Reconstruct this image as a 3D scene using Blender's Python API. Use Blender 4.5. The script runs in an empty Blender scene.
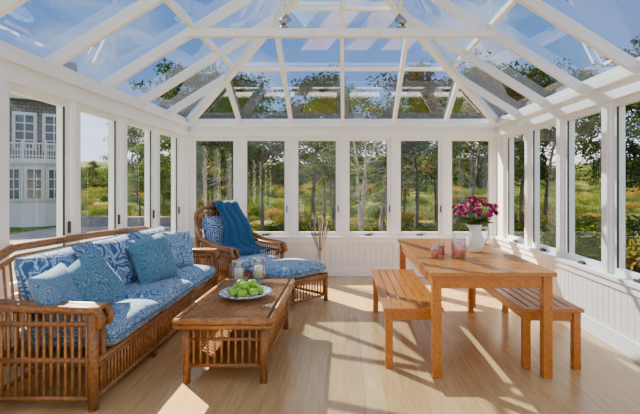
import bpy, math, random
from mathutils import Vector, Matrix, Euler, noise
random.seed(7)
R=random.Random(11)
E=1.36; F=440.0
XL,XR,YB=-2.34,2.27,6.57
YF=-1.6
CX=(XL+XR)/2; HW=(XR-XL)/2
S=0.62; ZE=2.29
# ---------------- materials ----------------
def mat(name):
    m=bpy.data.materials.new(name); m.use_nodes=True
    nt=m.node_tree; nt.nodes.clear()
    o=nt.nodes.new('ShaderNodeOutputMaterial')
    return m,nt,o
def N(nt,t,**k):
    n=nt.nodes.new(t)
    for a,b in k.items():
        if a.startswith('i_'): n.inputs[a[2:].replace('_',' ')].default_value=b
        else: setattr(n,a,b)
    return n
def ramp(nt,stops,fac=None,interp='LINEAR'):
    r=nt.nodes.new('ShaderNodeValToRGB'); cr=r.color_ramp; cr.interpolation=interp
    while len(cr.elements)<len(stops): cr.elements.new(0.5)
    for e,(p,c) in zip(cr.elements,stops):
        e.position=p; e.color=(*c,1)
    if fac is not None: nt.links.new(fac,r.inputs[0])
    return r
def princ(nt,o,col=None,rough=.5,**k):
    p=nt.nodes.new('ShaderNodeBsdfPrincipled')
    if isinstance(col,tuple): p.inputs['Base Color'].default_value=(*col,1)
    elif col is not None: nt.links.new(col,p.inputs['Base Color'])
    p.inputs['Roughness'].default_value=rough
    for a,b in k.items(): p.inputs[a.replace('_',' ')].default_value=b
    nt.links.new(p.outputs[0],o.inputs[0]); return p
def coords(nt,scale=(1,1,1),rot=(0,0,0),kind='Object'):
    t=nt.nodes.new('ShaderNodeTexCoord'); m=nt.nodes.new('ShaderNodeMapping')
    m.inputs['Scale'].default_value=scale; m.inputs['Rotation'].default_value=rot
    nt.links.new(t.outputs[kind],m.inputs[0]); return m.outputs[0]
def noise_t(nt,vec,scale,detail=3,dist=0):
    n=nt.nodes.new('ShaderNodeTexNoise'); n.inputs['Scale'].default_value=scale
    n.inputs['Detail'].default_value=detail; n.inputs['Distortion'].default_value=dist
    if vec is not None: nt.links.new(vec,n.inputs['Vector'])
    return n
def bump(nt,h,p,st=.3,d=.01):
    b=nt.nodes.new('ShaderNodeBump'); b.inputs['Strength'].default_value=st; b.inputs['Distance'].default_value=d
    nt.links.new(h,b.inputs['Height']); nt.links.new(b.outputs[0],p.inputs['Normal'])
def simple(name,col,rough=.5,var=.08,scale=6,**k):
    m,nt,o=mat(name); v=coords(nt); n=noise_t(nt,v,scale)
    a=tuple(max(0,c*(1-var)) for c in col); b=tuple(min(1,c*(1+var)) for c in col)
    r=ramp(nt,[(.3,a),(.7,b)],n.outputs[0]); princ(nt,o,r.outputs[0],rough,**k); return m
M={}
M['white']=simple('white_paint',(.94,.91,.87),.45,.015)
M['bead']=simple('beadboard_paint',(.92,.84,.76),.5,.02)
M['black']=simple('dark_metal',(.03,.028,.025),.4,.1)
M['nickel']=simple('brushed_nickel',(.35,.34,.33),.35,.1,6,Metallic=.8)
M['hwhite']=simple('house_trim_paint',(.50,.495,.485),.6,.03)
def wood(name,c1,c2,scale=(1,1,1),rough=.35):
    m,nt,o=mat(name); v=coords(nt,scale); n=noise_t(nt,v,9,5,.6)
    r=ramp(nt,[(.3,c1),(.7,c2)],n.outputs[0]); p=princ(nt,o,r.outputs[0],rough); bump(nt,n.outputs[0],p,.12,.004); return m
M['teak']=wood('teak_wood',(.34,.10,.010),(.56,.20,.026),(8,.7,8),.32)
M['rattan']=wood('rattan',(.22,.082,.018),(.50,.22,.055),(3,3,3),.36)
M['rattan_d']=wood('rattan_wrapped',(.13,.047,.010),(.36,.145,.036),(6,6,6),.38)
def weave(name,c1,c2):
    m,nt,o=mat(name); v=coords(nt,(1,1,1))
    b=N(nt,'ShaderNodeTexBrick'); nt.links.new(v,b.inputs[0])
    b.inputs['Scale'].default_value=22; b.inputs['Color1'].default_value=(*c1,1); b.inputs['Color2'].default_value=(*c2,1)
    b.inputs['Mortar'].default_value=(.06,.025,.01,1); b.inputs['Mortar Size'].default_value=.03
    p=princ(nt,o,b.outputs[0],.4); bump(nt,b.outputs['Fac'],p,-.5,.004); return m
M['weave']=weave('rattan_weave',(.38,.165,.04),(.54,.25,.065))
# floor
m,nt,o=mat('oak_floor'); v=coords(nt,(1,1,1),(0,0,math.pi/2))
b=N(nt,'ShaderNodeTexBrick'); nt.links.new(v,b.inputs[0]); b.offset=.37
b.inputs['Scale'].default_value=1; b.inputs['Brick Width'].default_value=1.9; b.inputs['Row Height'].default_value=.13
b.inputs['Mortar Size'].default_value=.0010; b.inputs['Color1'].default_value=(.55,.335,.14,1); b.inputs['Color2'].default_value=(.67,.435,.20,1)
b.inputs['Mortar'].default_value=(.32,.18,.08,1)
v2=coords(nt,(9,.8,1)); n=noise_t(nt,v2,4,6,.6); r=ramp(nt,[(.3,(.80,.76,.70)),(.65,(1,1,1))],n.outputs[0])
mx=N(nt,'ShaderNodeMix',data_type='RGBA',blend_type='MULTIPLY'); mx.inputs[0].default_value=1
nt.links.new(b.outputs[0],mx.inputs[6]); nt.links.new(r.outputs[0],mx.inputs[7])
p=princ(nt,o,mx.outputs[2],.24); bump(nt,b.outputs['Fac'],p,-.2,.002); M['floor']=m
# glass
def glass(name,tint,base,rough=0.0):
    m,nt,o=mat(name); t=N(nt,'ShaderNodeBsdfTransparent'); t.inputs[0].default_value=(*tint,1)
    g=N(nt,'ShaderNodeBsdfGlossy'); g.inputs['Roughness'].default_value=rough; g.inputs[0].default_value=(.95,.95,1,1)
    f=N(nt,'ShaderNodeLayerWeight'); f.inputs[0].default_value=.5
    pw=N(nt,'ShaderNodeMath',operation='POWER'); pw.inputs[1].default_value=5; nt.links.new(f.outputs['Facing'],pw.inputs[0])
    a=N(nt,'ShaderNodeMath',operation='MULTIPLY_ADD',use_clamp=True); a.inputs[1].default_value=.85; a.inputs[2].default_value=.04+base
    nt.links.new(pw.outputs[0],a.inputs[0]); s=N(nt,'ShaderNodeMixShader')
    nt.links.new(a.outputs[0],s.inputs[0]); nt.links.new(t.outputs[0],s.inputs[1]); nt.links.new(g.outputs[0],s.inputs[2])
    nt.links.new(s.outputs[0],o.inputs[0]); return m
M['glass']=glass('window_glass',(.92,.93,.92),0.0)
M['roofglass']=glass('roof_glass',(.26,.345,.46),.12)
M['clear']=glass('clear_glass',(.86,.90,.90),.12)
M['pinkglass']=simple('pink_lemonade',(.85,.28,.24),.3,.05,6,Transmission_Weight=.2)
# fabrics
def fabric(name,dark,mid,light,scale=9,seed=0,dist=2.5):
    m,nt,o=mat(name); v=coords(nt); 
    n1=noise_t(nt,v,scale*.55,2,dist)
    w=N(nt,'ShaderNodeTexVoronoi',feature='F1'); w.inputs['Scale'].default_value=scale
    mxv=N(nt,'ShaderNodeMix',data_type='RGBA'); mxv.inputs[0].default_value=.12
    nt.links.new(v,mxv.inputs[6]); nt.links.new(n1.outputs['Color'],mxv.inputs[7]); nt.links.new(mxv.outputs[2],w.inputs['Vector'])
    s=N(nt,'ShaderNodeMath',operation='MULTIPLY'); s.inputs[1].default_value=24; nt.links.new(w.outputs['Distance'],s.inputs[0])
    sn=N(nt,'ShaderNodeMath',operation='SINE'); nt.links.new(s.outputs[0],sn.inputs[0])
    ad=N(nt,'ShaderNodeMath',operation='MULTIPLY_ADD'); ad.inputs[1].default_value=.28; nt.links.new(sn.outputs[0],ad.inputs[0]); nt.links.new(n1.outputs[0],ad.inputs[2])
    r=ramp(nt,[(.22,dark),(.36,mid),(.48,light),(.56,light),(.66,mid),(.80,dark)],ad.outputs[0])
    p=princ(nt,o,r.outputs[0],.85,Sheen_Weight=.1); n2=noise_t(nt,v,300,2); bump(nt,n2.outputs[0],p,.15,.002); return m
M['fab']=fabric('blue_paisley_fabric',(.05,.15,.33),(.13,.27,.43),(.46,.58,.66),8)
M['fab2']=fabric('blue_medallion_fabric',(.025,.09,.24),(.08,.20,.38),(.46,.57,.67),6)
M['fab3']=fabric('teal_floral_fabric',(.025,.12,.24),(.06,.20,.31),(.18,.35,.42),13)
M['fab4']=fabric('small_leaf_fabric',(.04,.14,.30),(.09,.22,.38),(.28,.42,.52),16)
M['navy']=simple('navy_wool',(.010,.075,.17),.95,.35,40)
M['piping']=simple('blue_piping',(.06,.15,.30),.8)
M['ceramic']=simple('white_ceramic',(.86,.83,.77),.2,.04)
m,nt,o=mat('blue_white_china'); v=coords(nt); w=N(nt,'ShaderNodeTexVoronoi'); w.inputs['Scale'].default_value=26; nt.links.new(v,w.inputs[0])
r=ramp(nt,[(.25,(.03,.09,.42)),(.45,(.70,.76,.86))],w.outputs[0]); princ(nt,o,r.outputs[0],.15); M['china']=m
M['apple']=simple('green_apple_skin',(.28,.50,.035),.25,.25,12)
M['stem']=simple('stem_green',(.08,.20,.04),.6,.3)
M['twig']=simple('dry_twig',(.30,.24,.16),.8,.3)
M['petal1']=simple('magenta_petal',(.55,.015,.15),.6,.3,30)
M['petal2']=simple('crimson_petal',(.32,.006,.07),.6,.3,30)
M['wax']=simple('candle_wax',(.85,.78,.62),.5,.03)
M['bark']=simple('bark',(.11,.085,.065),.9,.4,8)
M['palebark']=simple('pale_bark',(.30,.26,.21),.9,.3,8)
def leafmat(name,c1,c2,c3):
    m,nt,o=mat(name); v=coords(nt); n=noise_t(nt,v,1.6,4); oi=N(nt,'ShaderNodeObjectInfo')
    ad=N(nt,'ShaderNodeMath',operation='MULTIPLY_ADD'); ad.inputs[1].default_value=.4; nt.links.new(oi.outputs['Random'],ad.inputs[0]); 
    sb=N(nt,'ShaderNodeMath',operation='SUBTRACT'); sb.inputs[1].default_value=.2; nt.links.new(n.outputs[0],sb.inputs[0]); nt.links.new(sb.outputs[0],ad.inputs[2])
    r=ramp(nt,[(.3,c1),(.5,c2),(.72,c3)],ad.outputs[0])
    d=N(nt,'ShaderNodeBsdfDiffuse'); t=N(nt,'ShaderNodeBsdfTranslucent'); s=N(nt,'ShaderNodeMixShader'); s.inputs[0].default_value=.4
    nt.links.new(r.outputs[0],d.inputs[0]); nt.links.new(r.outputs[0],t.inputs[0]); nt.links.new(d.outputs[0],s.inputs[1]); nt.links.new(t.outputs[0],s.inputs[2]); nt.links.new(s.outputs[0],o.inputs[0]); return m
M['pine']=leafmat('pine_foliage',(.022,.050,.010),(.050,.085,.016),(.11,.135,.025))
M['leafy']=leafmat('green_foliage',(.05,.10,.014),(.12,.17,.024),(.25,.25,.04))
M['autumn']=leafmat('autumn_foliage',(.12,.13,.022),(.24,.18,.035),(.27,.11,.03))
M['fargreen']=leafmat('distant_foliage',(.035,.075,.02),(.07,.11,.028),(.13,.145,.04))
m,nt,o=mat('meadow'); v=coords(nt); n=noise_t(nt,v,.22,6,.3); n2=noise_t(nt,v,3,4)
r=ramp(nt,[(.38,(.045,.09,.012)),(.50,(.10,.14,.02)),(.60,(.22,.20,.045)),(.72,(.17,.12,.04))],n.outputs[0])
r2=ramp(nt,[(.3,(.5,.5,.5)),(.7,(1,1,1))],n2.outputs[0])
mx=N(nt,'ShaderNodeMix',data_type='RGBA',blend_type='MULTIPLY'); mx.inputs[0].default_value=1
nt.links.new(r.outputs[0],mx.inputs[6]); nt.links.new(r2.outputs[0],mx.inputs[7]); princ(nt,o,mx.outputs[2],1.0,Specular_IOR_Level=.05); M['meadow']=m
m,nt,o=mat('cedar_shingle'); v=coords(nt,(1,1,1),(math.pi/2,0,0)); b=N(nt,'ShaderNodeTexBrick'); nt.links.new(v,b.inputs[0])
b.inputs['Scale'].default_value=1; b.inputs['Brick Width'].default_value=.3; b.inputs['Row Height'].default_value=.16; b.inputs['Mortar Size'].default_value=.012
b.inputs['Color1'].default_value=(.13,.125,.12,1); b.inputs['Color2'].default_value=(.19,.18,.17,1); b.inputs['Mortar'].default_value=(.06,.058,.055,1); princ(nt,o,b.outputs[0],.9,Specular_IOR_Level=.1); M['shingle']=m
M['stone']=simple('patio_stone',(.20,.185,.17),.9,.15,3)
M['darkglass']=simple('house_window_pane',(.03,.045,.06),.08,.2,2)
M['lawn']=simple('lawn',(.07,.13,.018),1.0,.3,2,Specular_IOR_Level=.05)
# ---------------- mesh builder ----------------
class MB:
    def __init__(s,mats): s.v=[];s.f=[];s.m=[];s.s=[];s.mats=mats
    def mi(s,k):
        if k not in s.mats: s.mats.append(k)
        return s.mats.index(k)
    def add(s,vs,fs,k,smooth=False,T=None):
        o=len(s.v); i=s.mi(k)
        for p in vs: s.v.append(tuple(T@Vector(p)) if T is not None else tuple(p))
        for f in fs: s.f.append([a+o for a in f]); s.m.append(i); s.s.append(smooth)
    def box(s,x0,x1,y0,y1,z0,z1,k,T=None):
        vs=[(x,y,z) for x in(x0,x1) for y in(y0,y1) for z in(z0,z1)]
        s.add(vs,[(0,1,3,2),(4,6,7,5),(0,4,5,1),(2,3,7,6),(0,2,6,4),(1,5,7,3)],k,False,T)
    def beam(s,a,b,w,h,k,up=Vector((0,0,1))):
        a=Vector(a);b=Vector(b);d=(b-a).normalized(); side=d.cross(up).normalized(); u=side.cross(d)
        vs=[p+side*sx*w/2+u*su*h/2 for p in(a,b) for sx in(-1,1) for su in(-1,1)]
        s.add(vs,[(0,1,3,2),(4,6,7,5),(0,4,5,1),(2,3,7,6),(0,2,6,4),(1,5,7,3)],k)
    def tube(s,pts,r,k,n=8,T=None):
        pts=[Vector(p) for p in pts]; L=len(pts); rs=r if isinstance(r,(list,tuple)) else [r]*L
        vs=[];fs=[]
        prev=None
        for i,p in enumerate(pts):
            d=(pts[min(i+1,L-1)]-pts[max(i-1,0)])
            d=d.normalized() if d.length>1e-9 else Vector((0,0,1))
            if prev is None: a=d.orthogonal().normalized()
            else:
                a=prev-d*prev.dot(d); a=a.normalized() if a.length>1e-6 else d.orthogonal().normalized()
            prev=a; b=d.cross(a)
            for j in range(n):
                t=2*math.pi*j/n; vs.append(p+(a*math.cos(t)+b*math.sin(t))*rs[i])
        for i in range(L-1):
            for j in range(n): fs.append((i*n+j,i*n+(j+1)%n,(i+1)*n+(j+1)%n,(i+1)*n+j))
        fs.append(tuple(range(n))[::-1]); fs.append(tuple((L-1)*n+j for j in range(n)))
        s.add(vs,fs,k,True,T)
    def lathe(s,prof,c,k,n=24,T=None):
        vs=[];fs=[]
        for r,z in prof:
            for j in range(n):
                t=2*math.pi*j/n; vs.append((c[0]+r*math.cos(t),c[1]+r*math.sin(t),c[2]+z))
        for i in range(len(prof)-1):
            for j in range(n): fs.append((i*n+j,i*n+(j+1)%n,(i+1)*n+(j+1)%n,(i+1)*n+j))
        s.add(vs,fs,k,True,T)
    def cushion(s,w,d,h,k,T,n=12,e=7.0,crown=.02,pip=None):
        vs=[];fs=[]
        def pt(u,v,sgn):
            fu=(1-abs(u)**e); fv=(1-abs(v)**e)
            t=max(0,fu*fv)**.38
            x=w/2*u*(1-.02*(1-abs(v))**1); y=d/2*v*(1-.02*(1-abs(u)))
            z=sgn*(h/2*t+crown*(1-u*u)*(1-v*v))
            return (x,y,z)
        for sgn in(1,-1):
            o=len(vs)
            for i in range(n+1):
                for j in range(n+1):
                    u=math.sin((i/n*2-1)*math.pi/2); v=math.sin((j/n*2-1)*math.pi/2)
                    vs.append(pt(u,v,sgn))
            for i in range(n):
                for j in range(n):
                    q=[o+i*(n+1)+j,o+(i+1)*(n+1)+j,o+(i+1)*(n+1)+j+1,o+i*(n+1)+j+1]
                    fs.append(q if sgn>0 else q[::-1])
        s.add(vs,fs,k,True,T)
        if pip:
            P=[(-w/2,-d/2,0),(w/2,-d/2,0),(w/2,d/2,0),(-w/2,d/2,0)]
            pts=[]
            for i in range(4):
                a=Vector(P[i]);b=Vector(P[(i+1)%4])
                for t in(.02,.25,.5,.75,.98): pts.append(a.lerp(b,t)*(.995))
            pts.append(pts[0]); s.tube(pts,.006,pip,6,T)
    def pillow(s,w,h,k,T,pip=None):
        n=14;vs=[];fs=[]
        for sgn in(1,-1):
            o=len(vs)
            for i in range(n+1):
                for j in range(n+1):
                    u=i/n*2-1;v=j/n*2-1
                    x=w/2*u*(1-.07*(1-v*v)*abs(u)); y=w/2*v*(1-.07*(1-u*u)*abs(v))
                    t=((1-u**4)*(1-v**4))
                    vs.append((x,y,sgn*h/2*max(0,t)**.6))
            for i in range(n):
                for j in range(n):
                    q=[o+i*(n+1)+j,o+(i+1)*(n+1)+j,o+(i+1)*(n+1)+j+1,o+i*(n+1)+j+1]
                    fs.append(q if sgn>0 else q[::-1])
        s.add(vs,fs,k,True,T)
    def obj(s,name,parent=None,loc=None,rotz=0,bevel=0,mesh_only=False):
        me=bpy.data.meshes.new(name); me.from_pydata(s.v,[],s.f)
        for k in s.mats: me.materials.append(M[k])
        me.polygons.foreach_set('material_index',s.m); me.polygons.foreach_set('use_smooth',s.s); me.update()
        if mesh_only: return me
        ob=bpy.data.objects.new(name,me); bpy.context.scene.collection.objects.link(ob)
        if loc: ob.location=loc
        ob.rotation_euler[2]=rotz
        if parent: ob.parent=parent
        if bevel:
            b=ob.modifiers.new('bevel','BEVEL'); b.width=bevel; b.segments=2; b.limit_method='ANGLE'; b.angle_limit=math.radians(40)
        return ob
def empty(name,loc=(0,0,0),rotz=0):
    e=bpy.data.objects.new(name,None); bpy.context.scene.collection.objects.link(e); e.location=loc; e.rotation_euler[2]=rotz; e.empty_display_size=.1; return e
def frameM(loc,normal,up=(0,0,1),roll=0):
    n=Vector(normal).normalized(); u=Vector(up); x=u.cross(n).normalized(); y=n.cross(x)
    m=Matrix((x,y,n)).transposed().to_4x4()
    return Matrix.Translation(loc)@m@Matrix.Rotation(roll,4,'Z')
# ---------------- room ----------------
b=MB([]); b.box(XL-.15,XR+.15,YF-.15,YB+.15,-.12,0,'floor'); b.obj('floor')
SILL=.60; HB=2.08; PB=.77
def wallseg(name,length,nwin,pitch,T,ztop=ZE,start=0.0):
    b=MB([])
    b.box(0,length,.0,.14,0,SILL-.05,'bead',T)
    k=0
    while k*.085<length:
        x0=k*.085; x1=min(length,x0+.079); b.box(x0,x1,-.012,.0,.14,SILL-.05,'bead',T); k+=1
    b.box(0,length,.0,.14,HB,ztop-.01,'white',T)
    b.box(0,length,-.02,.0,HB,HB+.07,'white',T)
    b.box(0,length,-.045,.0,ztop-.075,ztop-.01,'white',T)
    end=start+nwin*pitch
    for i in range(nwin+1):
        x=start+i*pitch
        x0=x-.055; x1=x+.055
        if i==0: x0=0
        if i==nwin: x1=length
        b.box(max(0,x0),min(length,x1),.0,.14,SILL-.05,HB,'white',T)
        b.box(max(0,x0+.013),min(length,x1-.013),-.012,.0,SILL,HB,'white',T)
    return b.obj(name,bevel=.003)
wins=[0]
def window(x0,x1,T):
    wins[0]+=1; b=MB([]); f=.048
    z0,z1=SILL,HB
    b.box(x0,x0+f,.03,.08,z0,z1,'white',T);b.box(x1-f,x1,.03,.08,z0,z1,'white',T)
    b.box(x0+f,x1-f,.03,.08,z0,z0+.055,'white',T);b.box(x0+f,x1-f,.03,.08,z1-.055,z1,'white',T)
    g=.008
    for q in((x0+f,x0+f+g,z0+.055,z1-.055),(x1-f-g,x1-f,z0+.055,z1-.055)): b.box(q[0],q[1],.035,.05,q[2],q[3],'black',T)
    b.add([(x0+f,.055,z0+.05),(x1-f,.055,z0+.05),(x1-f,.055,z1-.05),(x0+f,.055,z1-.05)],[(0,1,2,3)],'glass',False,T)
    c=(x0+x1)/2
    b.box(c-.05,c+.05,.0,.03,z0,z0+.022,'black',T)
    b.tube([(c,.012,z0+.02),(c+.03,.0,z0+.035),(c+.09,-.005,z0+.03)],.006,'black',6,T)
    b.box(x1-.02,x1-.005,.012,.03,z0+.35,z0+.45,'black',T)
    b.obj('window_%d'%wins[0])
TB=Matrix.Translation((XL,YB,0))
wallseg('wall_back',XR-XL,6,(XR-XL)/6,TB)
for i in range(6): window(i*(XR-XL)/6+.055,(i+1)*(XR-XL)/6-.055,TB)
LS=YB-YF; ns=9; PS=.83; OFF=.245
TL=Matrix.Translation((XL,YF,0))@Matrix(((0,-1,0,0),(1,0,0,0),(0,0,1,0),(0,0,0,1)))
TR=Matrix.Translation((XR,YB,0))@Matrix(((0,1,0,0),(-1,0,0,0),(0,0,1,0),(0,0,0,1)))
sL=LS-OFF-ns*PS
wallseg('wall_left',LS,ns,PS,TL,start=sL); wallseg('wall_right',LS,ns,PS,TR,start=OFF)
for i in range(ns):
    window(sL+i*PS+.055,sL+(i+1)*PS-.055,TL); window(OFF+i*PS+.055,OFF+(i+1)*PS-.055,TR)
for nm,T,L in(('back',TB,XR-XL),('left',TL,LS),('right',TR,LS)):
    b=MB([]); b.box(0,L,-.05,.03,SILL-.035,SILL,'white',T); b.box(0,L,-.03,-.012,SILL-.1,SILL-.035,'white',T); b.obj('trim_sill_'+nm,bevel=.004)
    b=MB([]); b.box(0,L,-.028,-.0,0,.14,'white',T); b.obj('baseboard_'+nm,bevel=.004)
b=MB([]); b.box(XL-.14,XR+.14,YF-.14,YF,0,ZE,'white')
zt=ZE+HW*S
b.add([(XL,YF,ZE),(XR,YF,ZE),(CX,YF,zt)],[(0,1,2)],'white'); b.obj('wall_front')
# roof
roof=empty('ceiling')
YR=YB-HW
b=MB([])
def bp(x,t): return Vector((x,YB-t,ZE+S*t))
def lp(y,t): return Vector((XL+t,y,ZE+S*t))
def rp(y,t): return Vector((XR-t,y,ZE+S*t))
for i in range(1,6):
    x=XL+i*(XR-XL)/6; t=min(x-XL,XR-x)
    b.beam(bp(x,0),bp(x,t),.05,.09,'white')
for k in range(1,12):
    y=YB-k*.78
    if y<YF: break
    t=min(HW,YB-y)
    for fn in(lp,rp): b.beam(fn(y,0),fn(y,t),.05,.09,'white')
for c in(XL,XR): b.beam((c,YB,ZE),(CX,YR,zt),.08,.12,'white')
b.beam((CX,YR,zt),(CX,YF,zt),.09,.16,'white')
for t,w in((.907,.04),(1.67,.03)):
    b.beam(bp(XL+t,t),bp(XR-t,t),w,.05,'white')
    for fn in(lp,rp): b.beam(fn(YB-t,t),fn(YF,t),w,.05,'white')
for y in(4.15,1.7,-.6):
    t=.84; z=ZE+S*t-.02
    b.beam((XL+t,y,z),(XR-t,y,z),.07,.075,'white')
    b.beam((CX,y,z),(CX,y,zt),.05,.05,'white')
b.obj('rafters',roof,bevel=.004)
b=MB([]); dz=Vector((0,0,.055))
def P3(*a): return [tuple(p+dz) for p in a]
A,B_,C,D=Vector((XL,YB,ZE)),Vector((XR,YB,ZE)),Vector((CX,YR,zt)),Vector((CX,YF,zt))
b.add(P3(A,B_,C),[(0,1,2)],'roofglass')
b.add(P3(A,C,D,Vector((XL,YF,ZE))),[(0,1,2,3)],'roofglass')
b.add(P3(B_,C,D,Vector((XR,YF,ZE))),[(0,1,2,3)],'roofglass')
b.obj('roof_glazing',roof)
b=MB([]); b.box(XL-.14,XL,YF,YB+.14,ZE-.02,ZE+.06,'white'); b.box(XR,XR+.14,YF,YB+.14,ZE-.02,ZE+.06,'white'); b.box(XL,XR,YB,YB+.14,ZE-.02,ZE+.06,'white'); b.obj('eave_trim',roof)
for sx in(-.57,.53):
    b=MB([]); z=ZE+S*.84+.017; y=4.15
    b.lathe([(0,0),(.045,0),(.045,.02),(.012,.026),(.010,.06),(0,.06)],(sx,y,z),'nickel',16)
    T=Matrix.Translation((sx,y,z+.085))@Matrix.Rotation(.9 if sx<0 else -.9,4,'Y')
    b.lathe([(0,-.05),(.028,-.05),(.034,-.02),(.04,.05),(.034,.05),(.028,.02),(0,.015)],(0,0,0),'nickel',16,T)
    b.obj('spotlight')
# ---------------- sofa ----------------
def spindles(b,a,c,z0,z1,step,r,k='rattan',n=6,lean=None):
    a=Vector(a);c=Vector(c);L=(c-a).length; m=max(1,int(L/step))
    for i in range(m+1):
        p=a.lerp(c,i/m); q=p+(Vector(lean) if lean else Vector((0,0,0)))
        b.tube([(p.x,p.y,z0),(q.x,q.y,z1)],r,k,n)
sofa=empty('rattan_sofa')
X0,X1,Y0,Y1=-2.16,-1.52,2.66,5.14
b=MB([])
for y in(Y0,Y1):
    b.tube([(X1,y,0),(X1,y,.58)],.03,'rattan_d',10); b.tube([(X0,y,0),(X0,y,.58)],.03,'rattan_d',10)
    s=-1 if y==Y0 else 1
    b.tube([(X1+.03,y,.50),(X1+.05,y,.55),(X1+.03,y,.595),(X1-.05,y,.60),(X0,y,.62),(X0-.03,y,.68)],.026,'rattan_d',10)
    b.tube([(X1+.03,y-s*.10,.50),(X1+.05,y-s*.10,.55),(X1+.03,y-s*.10,.595),(X1-.05,y-s*.10,.60),(X0,y-s*.10,.62)],.026,'rattan_d',10)
    b.box(X0,X1+.03,min(y,y-s*.10),max(y,y-s*.10),.60,.622,'weave')
    for z in(.07,.30,.52): b.tube([(X0,y,z),(X1,y,z)],.018,'rattan_d',8)
    spindles(b,(X0+.04,y,0),(X1-.04,y,0),.07,.58,.042,.009)
    spindles(b,(X0+.04,y-s*.10,0),(X1,y-s*.10,0),.28,.58,.06,.009)
    b.tube([(X1,y-s*.10,.1),(X1,y-s*.10,.58)],.022,'rattan_d',8)
for z,r in((.07,.018),(.285,.024),(.25,.012)): b.tube([(X1,Y0,z),(X1,Y1,z)],r,'rattan_d',8); b.tube([(X0,Y0,z),(X0,Y1,z)],r,'rattan_d',8)
spindles(b,(X1,Y0+.04,0),(X1,Y1-.04,0),.07,.28,.042,.009)
for i in(1,2):
    y=Y0+(Y1-Y0)*i/3; b.tube([(X1,y,0),(X1,y,.29)],.026,'rattan_d',8); b.tube([(X0,y,0),(X0,y,.8)],.022,'rattan_d',8)
b.box(X0,X1,Y0,Y1,.26,.285,'weave')
bt=[(X0-.03,Y0,.60),(X0-.04,Y0+.02,.74),(X0-.06,Y0+.10,.88),(X0-.06,Y0+.28,.94),(X0-.06,(Y0+Y1)/2,.92),(X0-.06,Y1-.28,.88),(X0-.06,Y1-.10,.83),(X0-.04,Y1-.02,.74),(X0-.03,Y1,.60)]
b.tube(bt,.03,'rattan_d',10)
b.tube([(x+.02,y,z-.06) for x,y,z in bt[1:-1]],.016,'rattan',8)
spindles(b,(X0,Y0+.12,0),(X0,Y1-.12,0),.28,.86,.06,.009,lean=(-.05,0,0))
b.obj('frame',sofa)
cw=(Y1-Y0-.26)/3
for i in range(3):
    y=Y0+.13+cw*(i+.5)
    b=MB([]); b.cushion(.66,cw-.01,.17,'fab',Matrix.Translation((X1-.27,y,.385)),pip='piping'); b.obj('seat_cushion_%d'%(i+1),sofa)
    b=MB([]); T=frameM((X0+.13,y,.67),(1,0,.28)); b.cushion(cw-.01,.46,.17,'fab2',T,e=5,crown=.03,pip='piping'); b.obj('back_cushion_%d'%(i+1),sofa)
def throwp(n,loc,normal,w,h,k,roll=0):
    b=MB([]); b.pillow(w,h,k,frameM(loc,normal,roll=roll)); b.obj('pillow_%d'%n,sofa)
throwp(1,(-1.86,2.86,.64),(1,.05,.45),.38,.15,'fab4',.1)
throwp(2,(-1.80,3.14,.66),(1,-.30,.45),.42,.15,'fab3',.45)
throwp(3,(-1.78,4.08,.67),(1,-.40,.40),.46,.17,'fab3',.1)
throwp(4,(-1.80,4.72,.66),(1,-.45,.30),.42,.16,'fab',-.1)
# ---------------- coffee table ----------------
b=MB([]); x0,x1,y0,y1=-1.15,-.50,2.97,4.22; zt_=.45
ct=empty('rattan_coffee_table')
b.box(x0+.03,x1-.03,y0+.03,y1-.03,zt_-.035,zt_-.004,'weave')
rim=[(x0,y0),(x1,y0),(x1,y1),(x0,y1)]
for z,r in((zt_-.012,.022),(zt_-.05,.016)):
    for i in range(4):
        a=rim[i];c=rim[(i+1)%4]; b.tube([(*a,z),(*c,z)],r,'rattan',10)
ins=.06
ri=[(x0+ins,y0+ins),(x1-ins,y0+ins),(x1-ins,y1-ins),(x0+ins,y1-ins)]
for p in ri: b.tube([(*p,0),(*p,zt_-.03)],.026,'rattan_d',10)
for i in range(4):
    a=ri[i];c=ri[(i+1)%4]
    for z,r in((.12,.016),(.40,.014),(.30,.013)): b.tube([(*a,z),(*c,z)],r,'rattan_d',8)
    spindles(b,(*a,0),(*c,0),.12,.40,.045,.009)
b.box(x0+ins,x1-ins,y0+ins,y1-ins,.11,.125,'weave')
b.obj('frame',ct)
b=MB([])
k=x0+.05
while k<x1-.03: b.tube([(k,y0+.02,zt_+.002),(k,y1-.02,zt_+.002)],.009,'rattan',6); k+=.0185
b.obj('top_reeds',ct)
bx,by,bz=-.79,3.50,zt_+.012
b=MB([]); b.lathe([(0,0),(.07,0),(.09,.006),(.17,.03),(.205,.05),(.205,.056),(.165,.04),(.08,.016),(0,.014)],(bx,by,bz),'china',32); pl=b.obj('fruit_platter')
b=MB([])
def apple(b,c,r):
    prof=[]
    for i in range(13):
        t=math.pi*i/12; rr=r*math.sin(t)*(1+.08*math.cos(t)); z=r*.9*-math.cos(t)
        if i>9: z-=r*.12*(i-9)/3*1.4
        if i<2: z+=r*.08
        prof.append((max(rr,.0004),z))
    b.lathe(prof,c,'apple',14); b.tube([(c[0],c[1],c[2]+r*.65),(c[0]+.004,c[1],c[2]+r*1.15)],.0025,'bark',5)
for i in range(8):
    t=i*2*math.pi/8; apple(b,(bx+.108*math.cos(t),by+.108*math.sin(t),bz+.062),.039)
apple(b,(bx+.03,by,bz+.056),.039); apple(b,(bx-.045,by,bz+.056),.038)
for i in range(3):
    t=.5+i*2*math.pi/3; apple(b,(bx+.052*math.cos(t),by+.052*math.sin(t),bz+.112),.038)
b.obj('green_apples')
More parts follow.
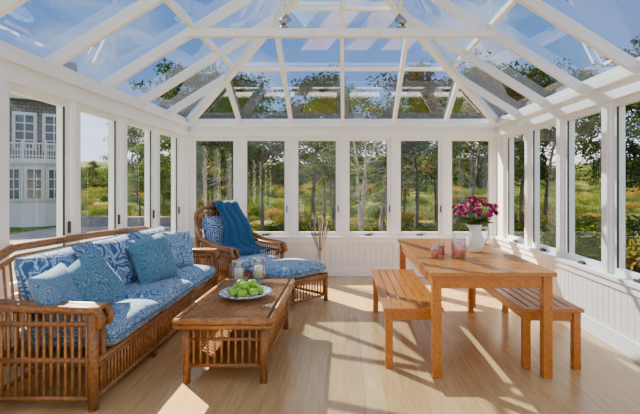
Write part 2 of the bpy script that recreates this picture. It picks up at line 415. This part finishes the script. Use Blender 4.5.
for (cx,cy,h) in((-.95,3.93,.22),(-.79,4.03,.23)):
    b=MB([]); z=zt_+.012
    b.lathe([(.0,0.001),(.055,0.001),(.055,.010),(.022,.022),(.02,.040),(.05,.052),(0,.056)],(cx,cy,z),'nickel',20)
    b.lathe([(.05,.052),(.058,.09),(.056,h)],(cx,cy,z),'clear',20); b.lathe([(.055,h-.003),(.058,h-.003),(.058,h+.003),(.055,h+.003)],(cx,cy,z),'ceramic',20)
    b.lathe([(0,.056),(.038,.056),(.038,.155),(.0,.157)],(cx,cy,z),'wax',16); b.tube([(cx,cy,z+.155),(cx,cy,z+.17)],.002,'black',5); b.obj('hurricane_candle_holder')
# ---------------- armchair + ottoman ----------------
ang=math.atan2(.75,.66)
ac=empty('rattan_armchair',(-1.36,5.72,0),ang)
b=MB([])
W=.40; FY=-.36; BY=.34
for s in(-1,1):
    x=s*W
    b.tube([(x,FY,0),(x,FY,.56)],.026,'rattan_d',10)
    b.tube([(x,BY,0),(x,BY,.4),(x*.95,BY+.08,.8),(x*.9,BY+.13,.92)],.026,'rattan_d',10)
    b.tube([(x,FY+.02,.46),(x+s*.01,FY-.06,.52),(x+s*.01,FY-.03,.585),(x+s*.02,FY+.1,.60),(x+s*.01,0,.61),(x,BY-.05,.68),(x*.97,BY+.06,.84)],.03,'rattan_d',10)
    b.tube([(x-s*.08,FY+.02,.46),(x-s*.08,FY-.05,.52),(x-s*.08,FY-.02,.585),(x-s*.08,0,.60),(x-s*.06,BY,.66)],.02,'rattan_d',8)
    b.box(min(x,x-s*.08),max(x,x-s*.08),FY,BY-.05,.59,.612,'weave')
    for z in(.08,.28,.5): b.tube([(x,FY,z),(x,BY,z)],.016,'rattan_d',8)
    spindles(b,(x,FY+.03,0),(x,BY-.03,0),.08,.60,.045,.008)
top=[(-W*.9,BY+.13,.90),(-W*.85,BY+.15,.99),(-W*.6,BY+.16,1.05),(0,BY+.165,1.07),(W*.6,BY+.16,1.05),(W*.85,BY+.15,.99),(W*.9,BY+.13,.90)]
b.tube(top,.03,'rattan_d',10); b.tube([(x*.86,y-.01,z-.06) for x,y,z in top],.016,'rattan',8)
for i in range(15):
    u=-1+2*i/14; b.tube([(u*W*.92,BY,.28),(u*W*.88,BY+.08,.7),(u*W*.8,BY+.15,1.03-.08*abs(u)**3)],.009,'rattan',6)
for z in(.45,.62,.80,.93): b.tube([(-W*.95,BY+.02+(z-.4)*.2,z),(W*.95,BY+.02+(z-.4)*.2,z)],.011,'rattan_d',6)
for z in(.08,.28): b.tube([(-W,FY,z),(W,FY,z)],.018,'rattan_d',8); b.tube([(-W,BY,z),(W,BY,z)],.016,'rattan_d',8)
spindles(b,(-W+.03,FY,0),(W-.03,FY,0),.08,.28,.045,.008)
b.box(-W,W,FY,BY,.26,.285,'weave'); b.obj('frame',ac)
b=MB([]); b.cushion(.66,.72,.17,'fab',Matrix.Translation((0,-.03,.375)),pip='piping'); b.obj('seat_cushion',ac)
b=MB([]); b.cushion(.62,.50,.16,'fab2',frameM((0,BY-.0,.70),(0,-1,.25)),e=5,crown=.02); b.obj('back_cushion',ac)
key=[(BY+.20,.62),(BY+.20,.85),(BY+.21,1.02),(BY+.17,1.115),(BY+.10,1.08),(BY+.02,.98),(BY-.07,.88),(BY-.13,.76),(BY-.17,.62),(BY-.22,.53),(BY-.36,.50),(BY-.50,.495)]
pth=[]
for i in range(len(key)-1):
    for f_ in(0,.5): pth.append((key[i][0]*(1-f_)+key[i+1][0]*f_,key[i][1]*(1-f_)+key[i+1][1]*f_))
pth.append(key[-1])
vs=[];fs=[];nu=28; npth=len(pth)
for i,(y,z) in enumerate(pth):
    q=i/(npth-1)
    for j in range(nu+1):
        u=j/nu; wd=.36+.12*q+.03*math.sin(q*9); x0_=-.08-.10*q+.02*math.sin(q*14)
        x=x0_+u*wd
        w=.032*abs(math.sin(u*11+1.6*math.sin(q*4)))+.018*(noise.noise(Vector((u*4,q*5,1)))+.5)
        vs.append((x,y-w*(1 if q>.2 else -.2),z+w*.6-(.02*math.sin(u*5) if i==npth-1 else 0)))
for i in range(npth-1):
    for j in range(nu): a=i*(nu+1)+j; fs.append((a,a+1,a+nu+2,a+nu+1))
b=MB([]); b.add(vs,fs,'navy',True)
for j in range(nu+1):
    v_=vs[-1-j]; b.tube([v_,(v_[0]+.004,v_[1]-.05,.485)],.003,'navy',4)
t=b.obj('throw_blanket',ac); so=t.modifiers.new('s','SOLIDIFY'); so.thickness=.010
ot=empty('rattan_ottoman',(-.66,5.12,0),ang)
b=MB([]); W2=.34; H2=.28
q=[(-W2,-H2),(W2,-H2),(W2,H2),(-W2,H2)]
for p in q: b.tube([(*p,0),(*p,.33)],.026,'rattan_d',10)
for i in range(4):
    a=q[i];c=q[(i+1)%4]
    for z,r in((.07,.016),(.30,.022),(.26,.012)): b.tube([(*a,z),(*c,z)],r,'rattan_d',8)
    spindles(b,(*a,0),(*c,0),.07,.30,.045,.008)
b.box(-W2,W2,-H2,H2,.27,.30,'weave'); b.obj('frame',ot)
b=MB([]); b.cushion(.70,.58,.15,'fab',Matrix.Translation((0,0,.385)),pip='piping'); b.obj('cushion',ot)
# ---------------- dining table ----------------
b=MB([]); tx0,tx1,ty0,ty1=.595,1.48,3.06,5.0; z=.75
b.box(tx0,tx1,ty0,ty0+.09,z-.03,z,'teak'); b.box(tx0,tx1,ty1-.09,ty1,z-.03,z,'teak')
b.box(tx0,tx0+.08,ty0+.09,ty1-.09,z-.03,z,'teak'); b.box(tx1-.08,tx1,ty0+.09,ty1-.09,z-.03,z,'teak')
span=ty1-ty0-.18; st=.052
nn=int(span/(st+.007)); stp=span/nn
for i in range(nn): 
    yy=ty0+.09+i*stp; b.box(tx0+.08,tx1-.08,yy+.004,yy+stp-.004,z-.026,z-.002,'teak')
b.box((tx0+tx1)/2-.03,(tx0+tx1)/2+.03,ty0+.05,ty1-.05,z-.055,z-.028,'teak')
L=.065
for lx in(tx0+.02,tx1-.02-L):
    for ly in(ty0+.03,ty1-.03-L): b.box(lx,lx+L,ly,ly+L,0,z-.03,'teak')
b.box(tx0+.03,tx0+.055,ty0+.08,ty1-.08,z-.12,z-.03,'teak'); b.box(tx1-.055,tx1-.03,ty0+.08,ty1-.08,z-.12,z-.03,'teak')
b.box(tx0+.07,tx1-.07,ty0+.045,ty0+.07,z-.12,z-.03,'teak'); b.box(tx0+.07,tx1-.07,ty1-.07,ty1-.045,z-.12,z-.03,'teak')
b.obj('dining_table',bevel=.004)
def bench(x0,x1,y0,y1):
    b=MB([]); z=.45
    b.box(x0,x1,y0,y0+.07,z-.028,z,'teak'); b.box(x0,x1,y1-.07,y1,z-.028,z,'teak')
    m=6; w=(x1-x0)/m
    for i in range(m): b.box(x0+i*w+(.0 if i==0 else .005),x0+(i+1)*w-(.0 if i==m-1 else .005),y0+.07,y1-.07,z-.026,z-.002,'teak')
    L=.055
    for lx in(x0+.015,x1-.015-L):
        for ly in(y0+.02,y1-.02-L): b.box(lx,lx+L,ly,ly+L,0,z-.028,'teak')
        b.box(lx+.015,lx+.04,y0+.07,y1-.07,z-.095,z-.028,'teak')
    for ly in(y0+.035,y1-.06,(y0+y1)/2): b.box(x0+.06,x1-.06,ly,ly+.025,z-.095,z-.028,'teak')
    b.obj('dining_bench',bevel=.004)
bench(.285,.73,3.24,4.75); bench(1.30,1.755,3.22,4.75)
px_,py_=1.19,4.02; z=.75
b=MB([])
b.lathe([(0,0),(.05,0),(.058,.01),(.078,.06),(.082,.10),(.066,.15),(.05,.19),(.056,.235),(.064,.25),(.058,.25),(.046,.19),(.06,.14),(.07,.08),(0,.02)],(px_,py_,z),'ceramic',28)
b.tube([(px_+.055,py_,z+.215),(px_+.10,py_,z+.225),(px_+.125,py_,z+.18),(px_+.115,py_,z+.12),(px_+.075,py_,z+.08)],.011,'ceramic',8)
b.add([(px_-.05,py_-.03,z+.235),(px_-.05,py_+.03,z+.235),(px_-.095,py_,z+.265),(px_-.05,py_,z+.20)],[(0,2,3),(2,1,3)],'ceramic')
b.obj('ceramic_pitcher')
b=MB([])
for i in range(80):
    u=R.random()*2*math.pi; ph=math.acos(1-R.random()*1.1); rr=R.uniform(.75,1.0)
    c=Vector((px_+.21*rr*math.sin(ph)*math.cos(u),py_+.19*rr*math.sin(ph)*math.sin(u),z+.35+.155*rr*math.cos(ph)))
    k='petal1' if R.random()<.65 else 'petal2'
    if i%3==0: b.tube([(px_+R.uniform(-.02,.02),py_+R.uniform(-.02,.02),z+.16),(px_*.6+c.x*.4,py_*.6+c.y*.4,z+.26),tuple(c)],.003,'stem',5)
    for ring,(np_,ra,tilt) in enumerate(((7,.034,.35),(6,.024,.8),(4,.014,1.2))):
        ax=(c-Vector((px_,py_,z+.2))).normalized(); a=ax.orthogonal().normalized(); d=ax.cross(a)
        for j in range(np_):
            t=2*math.pi*j/np_+ring*.4; o_=(a*math.cos(t)+d*math.sin(t)); sd=ax.cross(o_)
            tip=c+o_*ra*math.cos(tilt)+ax*ra*math.sin(tilt); mid=c+o_*ra*.5; w=ra*.45
            b.add([c,mid+sd*w,tip,mid-sd*w],[(0,1,2,3)],k,True)
for i in range(50):
    u=R.random()*2*math.pi; l=R.uniform(.12,.20)
    o_=Vector((math.cos(u),math.sin(u),R.uniform(0,.5))).normalized(); c=Vector((px_,py_,z+.25)); tip=c+o_*l; mid=c+o_*l*.6+Vector((0,0,.02)); sd=o_.cross(Vector((0,0,1))).normalized()*.02
    b.add([c,mid+sd,tip,mid-sd],[(0,1,2,3)],'stem',True)
b.obj('flower_bouquet')
b=MB([]); c=(.95,3.68,.75)
b.lathe([(0,0.001),(.055,0.001),(.06,.01),(.066,.08),(.058,.15),(.05,.19),(.056,.215)],c,'clear',24)
b.lathe([(0,.008),(.053,.010),(.060,.08),(.053,.14),(0,.14)],c,'pinkglass',24)
b.tube([(c[0]+.05,c[1],c[2]+.19),(c[0]+.09,c[1],c[2]+.19),(c[0]+.10,c[1],c[2]+.12),(c[0]+.062,c[1],c[2]+.06)],.007,'clear',8); b.obj('lemonade_pitcher')
for gx,gy in((.75,3.66),(.83,3.80)):
    b=MB([]); c=(gx,gy,.75); b.lathe([(0,0.001),(.030,0.001),(.037,.125)],c,'clear',18); b.lathe([(0,.006),(.027,.006),(.033,.085),(0,.085)],c,'pinkglass',18); b.obj('drinking_glass')
b=MB([]); c=(-.36,6.30,0)
b.lathe([(0,0.001),(.08,0.001),(.10,.03),(.10,.20),(.06,.32),(.045,.38),(.055,.42)],c,'clear',24)
for i in range(26):
    u=R.random()*6.28; s_=R.uniform(.04,.16); h=R.uniform(.65,.9)
    b.tube([(c[0],c[1],.05),(c[0]+.02*math.cos(u),c[1]+.02*math.sin(u),.4),(c[0]+s_*math.cos(u),c[1]+.6*s_*math.sin(u),h)],[.004,.003,.006],'twig',5)
    if i%2: b.lathe([(0.001,-.03),(.012,-.01),(.010,.02),(.001,.04)],(c[0]+s_*math.cos(u),c[1]+.6*s_*math.sin(u),h),'twig',6)
b.obj('twig_floor_vase')
# ---------------- exterior ----------------
def gz(x,y):
    d=max(0,math.hypot(x,y-3)-12)
    return -.48-1.0*(1-math.exp(-d/12))*(1 if y>0 else .3)+ max(0,y-28)*.05+ (.7*noise.noise(Vector((x*.06,y*.06,0))))*min(1,d/10)+max(0,y-64)*.055*(1+1.4*noise.noise(Vector((x*.022,0,3))))
vs=[];fs=[];nx,ny=110,100
for j in range(ny+1):
    for i in range(nx+1):
        x=-110+220*i/nx; y=-60+210*j/ny; vs.append((x,y,gz(x,y)))
for j in range(ny):
    for i in range(nx):
        a=j*(nx+1)+i; fs.append((a,a+1,a+nx+2,a+nx+1))
b=MB([]); b.add(vs,fs,'meadow',True); b.obj('meadow_ground')
def leaves(b,c,rad,n,size,k,flat=.6):
    vs=[];fs=[]
    for i in range(n):
        v=Vector((R.gauss(0,1),R.gauss(0,1),R.gauss(0,1))).normalized()*(R.random()**.45)
        p=Vector(c)+Vector((v.x*rad,v.y*rad,v.z*rad*flat))
        a=Vector((R.gauss(0,1),R.gauss(0,1),R.gauss(0,1))).normalized(); d=a.orthogonal().normalized()
        s=size*R.uniform(.6,1.3); o=len(vs)
        vs+= [p-a*s,p+d*s*.45,p+a*s,p-d*s*.45]; fs.append((o,o+1,o+2,o+3))
    b.add(vs,fs,k)
def tree_mesh(nm,h,leaf,bark,spread,ncl,nl,ls,low=.4,multi=1,flat=.6):
    b=MB([])
    for q in range(multi):
        dx,dy=R.uniform(-.15,.15)*h,R.uniform(-.1,.1)*h; pts=[];n=7; ox,oy=(R.uniform(-.2,.2),R.uniform(-.2,.2)) if multi>1 else(0,0)
        for i in range(n+1):
            t=i/n; pts.append(Vector((ox+dx*t*t+R.uniform(-.025,.025)*h*t,oy+dy*t*t+R.uniform(-.02,.02)*h*t,h*.92*t)))
        r0=h*.014
        b.tube(pts,[r0*(1-.8*i/n) for i in range(n+1)],bark,7)
        for i in range(ncl//multi):
            t=low+(1-low)*((i+R.random()*.8)/(ncl//multi)); f=t*n; k=min(n-1,int(f)); base=pts[k].lerp(pts[k+1],f-k)
            az=R.random()*6.28; L=spread*h*(1.05-.6*(t-low)/(1-low))*R.uniform(.5,1); e=Vector((math.cos(az)*L,math.sin(az)*L,L*R.uniform(.05,.5)))
            mid=base+e*.5+Vector((0,0,L*.05)); end=base+e
            b.tube([base,mid,end],[r0*.35,r0*.2,r0*.08],bark,5)
            for w in range(2):
                e2=end+Vector((R.uniform(-.1,.1),R.uniform(-.1,.1),R.uniform(0,.06)))*h; b.tube([mid,e2],[r0*.15,r0*.05],bark,4); leaves(b,e2,h*.075,nl//3,ls,leaf,flat)
            leaves(b,end,h*.09,nl,ls,leaf,flat)
        leaves(b,pts[-1],h*.09,nl,ls,leaf,flat)
    return b.obj(nm,mesh_only=True)
pines=[tree_mesh('pine_mesh_%d'%i,6,'pine','bark',.30,30,190,.066,.34,1,.5) for i in range(3)]
leafy=[tree_mesh('leafy_mesh_%d'%i,5,'leafy','palebark',.24,30,48,.055,.30,3) for i in range(2)]
aut=[tree_mesh('autumn_mesh_%d'%i,5,'autumn','bark',.28,20,80,.075,.4,2) for i in range(2)]
def shrub_mesh(nm,leaf):
    b=MB([])
    for i in range(6):
        a=R.random()*6.28; p=(math.cos(a)*.45*R.random(),math.sin(a)*.45*R.random(),.35+.25*R.random()); b.tube([(0,0,-.1),p],.012,'bark',4)
    for i in range(10):
        a=R.random()*6.28; q=R.random()*.6; leaves(b,(math.cos(a)*q,math.sin(a)*q,.30+.3*R.random()),.42,120,.048,leaf,.8)
    return b.obj(nm,mesh_only=True)
shr=[shrub_mesh('shrub_%s%d'%(k,i),k) for k in('leafy','autumn','fargreen') for i in range(2)]
def inst(me,name,x,y,s,parent=None,sz=None,z=None):
    ob=bpy.data.objects.new(name,me); bpy.context.scene.collection.objects.link(ob)
    ob.location=(x,y,(gz(x,y) if z is None else z)-.03); ob.scale=(s,s,sz or s); ob.rotation_euler[2]=R.random()*6.28
    if parent: ob.parent=parent
    return ob
def at(px,d): return (px-345)*d/F
for px,d,k,s in((208,14,0,.95),(228,18,1,1.1),(262,13,2,.85),(173,19,0,.95),(140,25,1,1.0),(312,15,1,.95),(334,20,0,1.1),(417,14,2,.9),(470,14,1,.95),(490,17,2,1.05),(436,21,0,1.1),(520,15,0,1.0),(545,16,2,1.0)):
    inst(pines[k],'pine_tree',at(px,d),d,s)
for px,d,k,s in((362,11.5,0,.9),(385,13.5,1,.95)): inst(leafy[k],'birch_tree',at(px,d),d,s)
for px,d,k,s in((402,23,0,1.1),(328,27,1,1.2),(245,23,0,1.1)): inst(aut[k],'oak_tree',at(px,d),d,s)
for x,y,k,s in((7.0,9.5,0,.85),(9.0,12.5,1,.95),(11.0,9.3,1,.9),(13,15.5,0,1.1),(9,5.5,2,.75),(14.5,7,0,1),(8.6,8.0,2,.8),(12.2,12,2,1.0),(16,10,1,1.1),(7.6,6.9,1,.7)): inst(pines[k],'pine_tree',x,y,s)
sh=empty('meadow_shrubs')
cnt=0
pool=shr[:2]*3+shr[2:4]*2+shr[4:]*4
while cnt<1150:
    y=8.6+56*R.random()**1.1; x=R.uniform(-1.1,.95)*(y+6)
    if x<-3.5 and y<25 and x>-26: continue
    if abs(x)<6 and y<10: continue
    s=R.uniform(.4,.9)*(1+y/38); inst(R.choice(pool),'shrub',x,y,s,sh,s*R.uniform(.5,.85)); cnt+=1
for i in range(110):
    x=R.uniform(4.4,24); y=R.uniform(-4,17)
    s=R.uniform(.8,1.6); inst(R.choice(pool),'shrub',x,y,s,sh,s*.85)
fw=empty('distant_woods')
for i in range(320):
    x=R.uniform(-90,80); y=R.uniform(63,95); s=R.uniform(2.4,4.4); inst(R.choice(shr[4:]+shr[4:]+shr[:2]),'woodland',x,y,s,fw,s*R.uniform(.6,1.0))
for i in range(22):
    x=R.uniform(-60,60); y=R.uniform(63,72); inst(R.choice(pines),'woodland_pine',x,y,R.uniform(.6,.9),fw)
for i in range(60):
    sgn=R.choice((-1,1)); x=sgn*R.uniform(32,60); y=R.uniform(-30,30); s=R.uniform(1.5,3); inst(R.choice(shr),'woodland',x,y,s,fw)
b=MB([]); b.box(-11.5,-4.2,7.5,18.0,-.5,-.33,'stone')
for i in range(3): b.box(-9,-5,18.3+i*.4,18.7+i*.4,-.6,-.33-.1*i,'stone')
b.box(-11,-4.2,18,18.3,-.33,.05,'stone'); b.obj('stone_patio')
b=MB([]); b.box(-30,-2.9,-6,7.5,-.55,-.42,'lawn'); b.box(-26,-11.5,7.5,24,-.6,-.44,'lawn'); b.box(-4.2,-2.6,7.5,20,-.55,-.42,'lawn'); b.obj('lawn')
for x,y,s in((-5.0,19.2,1.0),(-6.2,19.4,1.1),(-9.8,19.9,1.1),(-8.3,20.2,1.2),(-7.3,20.4,1.0),(-12.3,18.9,.6),(-3.9,11.5,.7),(-3.9,13.5,.9),(-4.0,16,1.0)): inst(shr[0],'hedge_shrub',x,y,s,sh)
for x,y,k,s in((-7.5,25,0,.75),(-14.0,34,1,.8),(-12.4,30,2,.7),(-9.6,29,2,.7)): inst(pines[k],'pine_tree',x,y,s)
# house (pivot at its near corner)
h=empty('shingle_house',(-12.9,20.6,0),math.radians(33))
def sb(b): 
    b.v=[(x+12.9,y-20.6,z) for x,y,z in b.v]; return b
b=MB([]); hx1=-12.9; hy=20.6
b.box(-26,hx1,hy,28,-1.6,5.4,'shingle')
b.add([(-26.4,hy-.4,5.3),(hx1+.4,hy-.4,5.3),(hx1+.4,24.3,8),(-26.4,24.3,8),(-26.4,28.4,5.3),(hx1+.4,28.4,5.3)],[(0,1,2,3),(3,2,5,4),(1,5,2),(0,3,4)],'shingle')
b.box(-26.5,hx1+.45,hy-.45,hy-.3,5.15,5.35,'hwhite'); b.box(hx1-.12,hx1+.02,hy-.03,hy+.2,-.5,5.3,'hwhite')
def hwin(b,x0,x1,y,z0,z1,nx=2,nz=3,T=None):
    b.box(x0-.1,x1+.1,y-.06,y,z0-.1,z1+.12,'hwhite',T); b.box(x0,x1,y-.07,y-.02,z0,z1,'darkglass',T)
    for i in range(nx+1): x=x0+(x1-x0)*i/nx; b.box(x-.022,x+.022,y-.1,y-.06,z0,z1,'hwhite',T)
    for i in range(nz+1): z=z0+(z1-z0)*i/nz; b.box(x0,x1,y-.1,y-.06,z-.022,z+.022,'hwhite',T)
for x0 in(-14.95,-13.85): hwin(b,x0,x0+.7,hy,3.0,4.5,2,4)
for x0 in(-18.6,-17.2): hwin(b,x0,x0+.9,hy,.8,2.2,2,3); hwin(b,x0,x0+.9,hy,3.5,4.7,2,3)
hwin(b,-16.3,-15.6,hy,3.4,4.6,2,3)
sb(b).obj('body',h)
b=MB([]); cx,cy,r=-14.2,hy,1.2
angs=[math.radians(a) for a in(180,216,252,288,324,360)]
P=[(cx+r*math.cos(a),cy+r*math.sin(a)) for a in angs]
def poly(z0,z1,sc,k):
    n=len(P); vs=[(cx+(p[0]-cx)*sc,cy+(p[1]-cy)*sc,z) for z in(z0,z1) for p in P]
    fs=[(i,i+1,n+i+1,n+i) for i in range(n-1)]+[tuple(range(n))[::-1],tuple(range(n,2*n))]; b.add(vs,fs,k)
poly(-1.6,.35,1,'hwhite'); poly(.35,2.35,1,'hwhite'); poly(2.3,2.5,1.12,'hwhite'); poly(2.2,2.3,1.06,'hwhite')
for i in range(5):
    a=Vector((*P[i],0));c=Vector((*P[i+1],0)); L=(c-a).length; d=(c-a)/L; nrm=Vector((d.y,-d.x,0))
    T=Matrix.Translation(a)@Matrix(((d.x,-nrm.x,0,0),(d.y,-nrm.y,0,0),(0,0,1,0),(0,0,0,1)))
    hwin(b,.10,L-.10,0,.75,2.05,2,3,T)
    a2=Vector((cx+(P[i][0]-cx)*1.08,cy+(P[i][1]-cy)*1.08,0)); c2=Vector((cx+(P[i+1][0]-cx)*1.08,cy+(P[i+1][1]-cy)*1.08,0))
    b.beam(a2+Vector((0,0,3.15)),c2+Vector((0,0,3.15)),.09,.07,'hwhite'); b.beam(a2+Vector((0,0,2.62)),c2+Vector((0,0,2.62)),.05,.05,'hwhite')
    for j in range(7):
        p=a2.lerp(c2,j/7); w=.05 if j==0 else .02; b.box(p.x-w,p.x+w,p.y-w,p.y+w,2.5,3.15+(.12 if j==0 else 0),'hwhite')
sb(b).obj('bay_window',h)
# ---------------- world / lights ----------------
w=bpy.data.worlds.new('sky'); bpy.context.scene.world=w; w.use_nodes=True; nt=w.node_tree; nt.nodes.clear()
o=nt.nodes.new('ShaderNodeOutputWorld'); bg=nt.nodes.new('ShaderNodeBackground')
tc=nt.nodes.new('ShaderNodeTexCoord'); sp=nt.nodes.new('ShaderNodeSeparateXYZ'); nt.links.new(tc.outputs['Generated'],sp.inputs[0])
gr=ramp(nt,[(.0,(.72,.80,.90)),(.10,(.52,.67,.90)),(.25,(.24,.43,.76)),(1,(.08,.21,.54))],sp.outputs[2])
mp=nt.nodes.new('ShaderNodeMapping'); mp.inputs['Scale'].default_value=(1,1,2.0); mp.inputs['Location'].default_value=(.3,.7,.1); nt.links.new(tc.outputs['Generated'],mp.inputs[0])
cn=noise_t(nt,mp.outputs[0],3.2,10,.5); cr=ramp(nt,[(.46,(0,0,0)),(.66,(1,1,1))],cn.outputs[0])
mx=N(nt,'ShaderNodeMix',data_type='RGBA'); nt.links.new(cr.outputs[0],mx.inputs[0]); nt.links.new(gr.outputs[0],mx.inputs[6]); mx.inputs[7].default_value=(1,.91,.86,1)
nt.links.new(mx.outputs[2],bg.inputs[0]); bg.inputs[1].default_value=2.7; nt.links.new(bg.outputs[0],o.inputs[0])
sl=bpy.data.lights.new('sun','SUN'); sl.energy=29; sl.angle=math.radians(.55); sl.color=(1,.85,.65)
so=bpy.data.objects.new('sun',sl); bpy.context.scene.collection.objects.link(so)
sd=Vector((-.55,.62,.66)); so.rotation_euler=(-sd).to_track_quat('-Z','Y').to_euler(); so.location=(-10,15,16)
cam=bpy.data.cameras.new('camera'); co=bpy.data.objects.new('camera',cam); bpy.context.scene.collection.objects.link(co)
co.location=(0,0,E); co.rotation_euler=(math.pi/2,0,0); cam.sensor_width=36; cam.lens=F/640*36; cam.shift_x=-25/640; cam.shift_y=-22/640; cam.clip_end=400
bpy.context.scene.camera=co
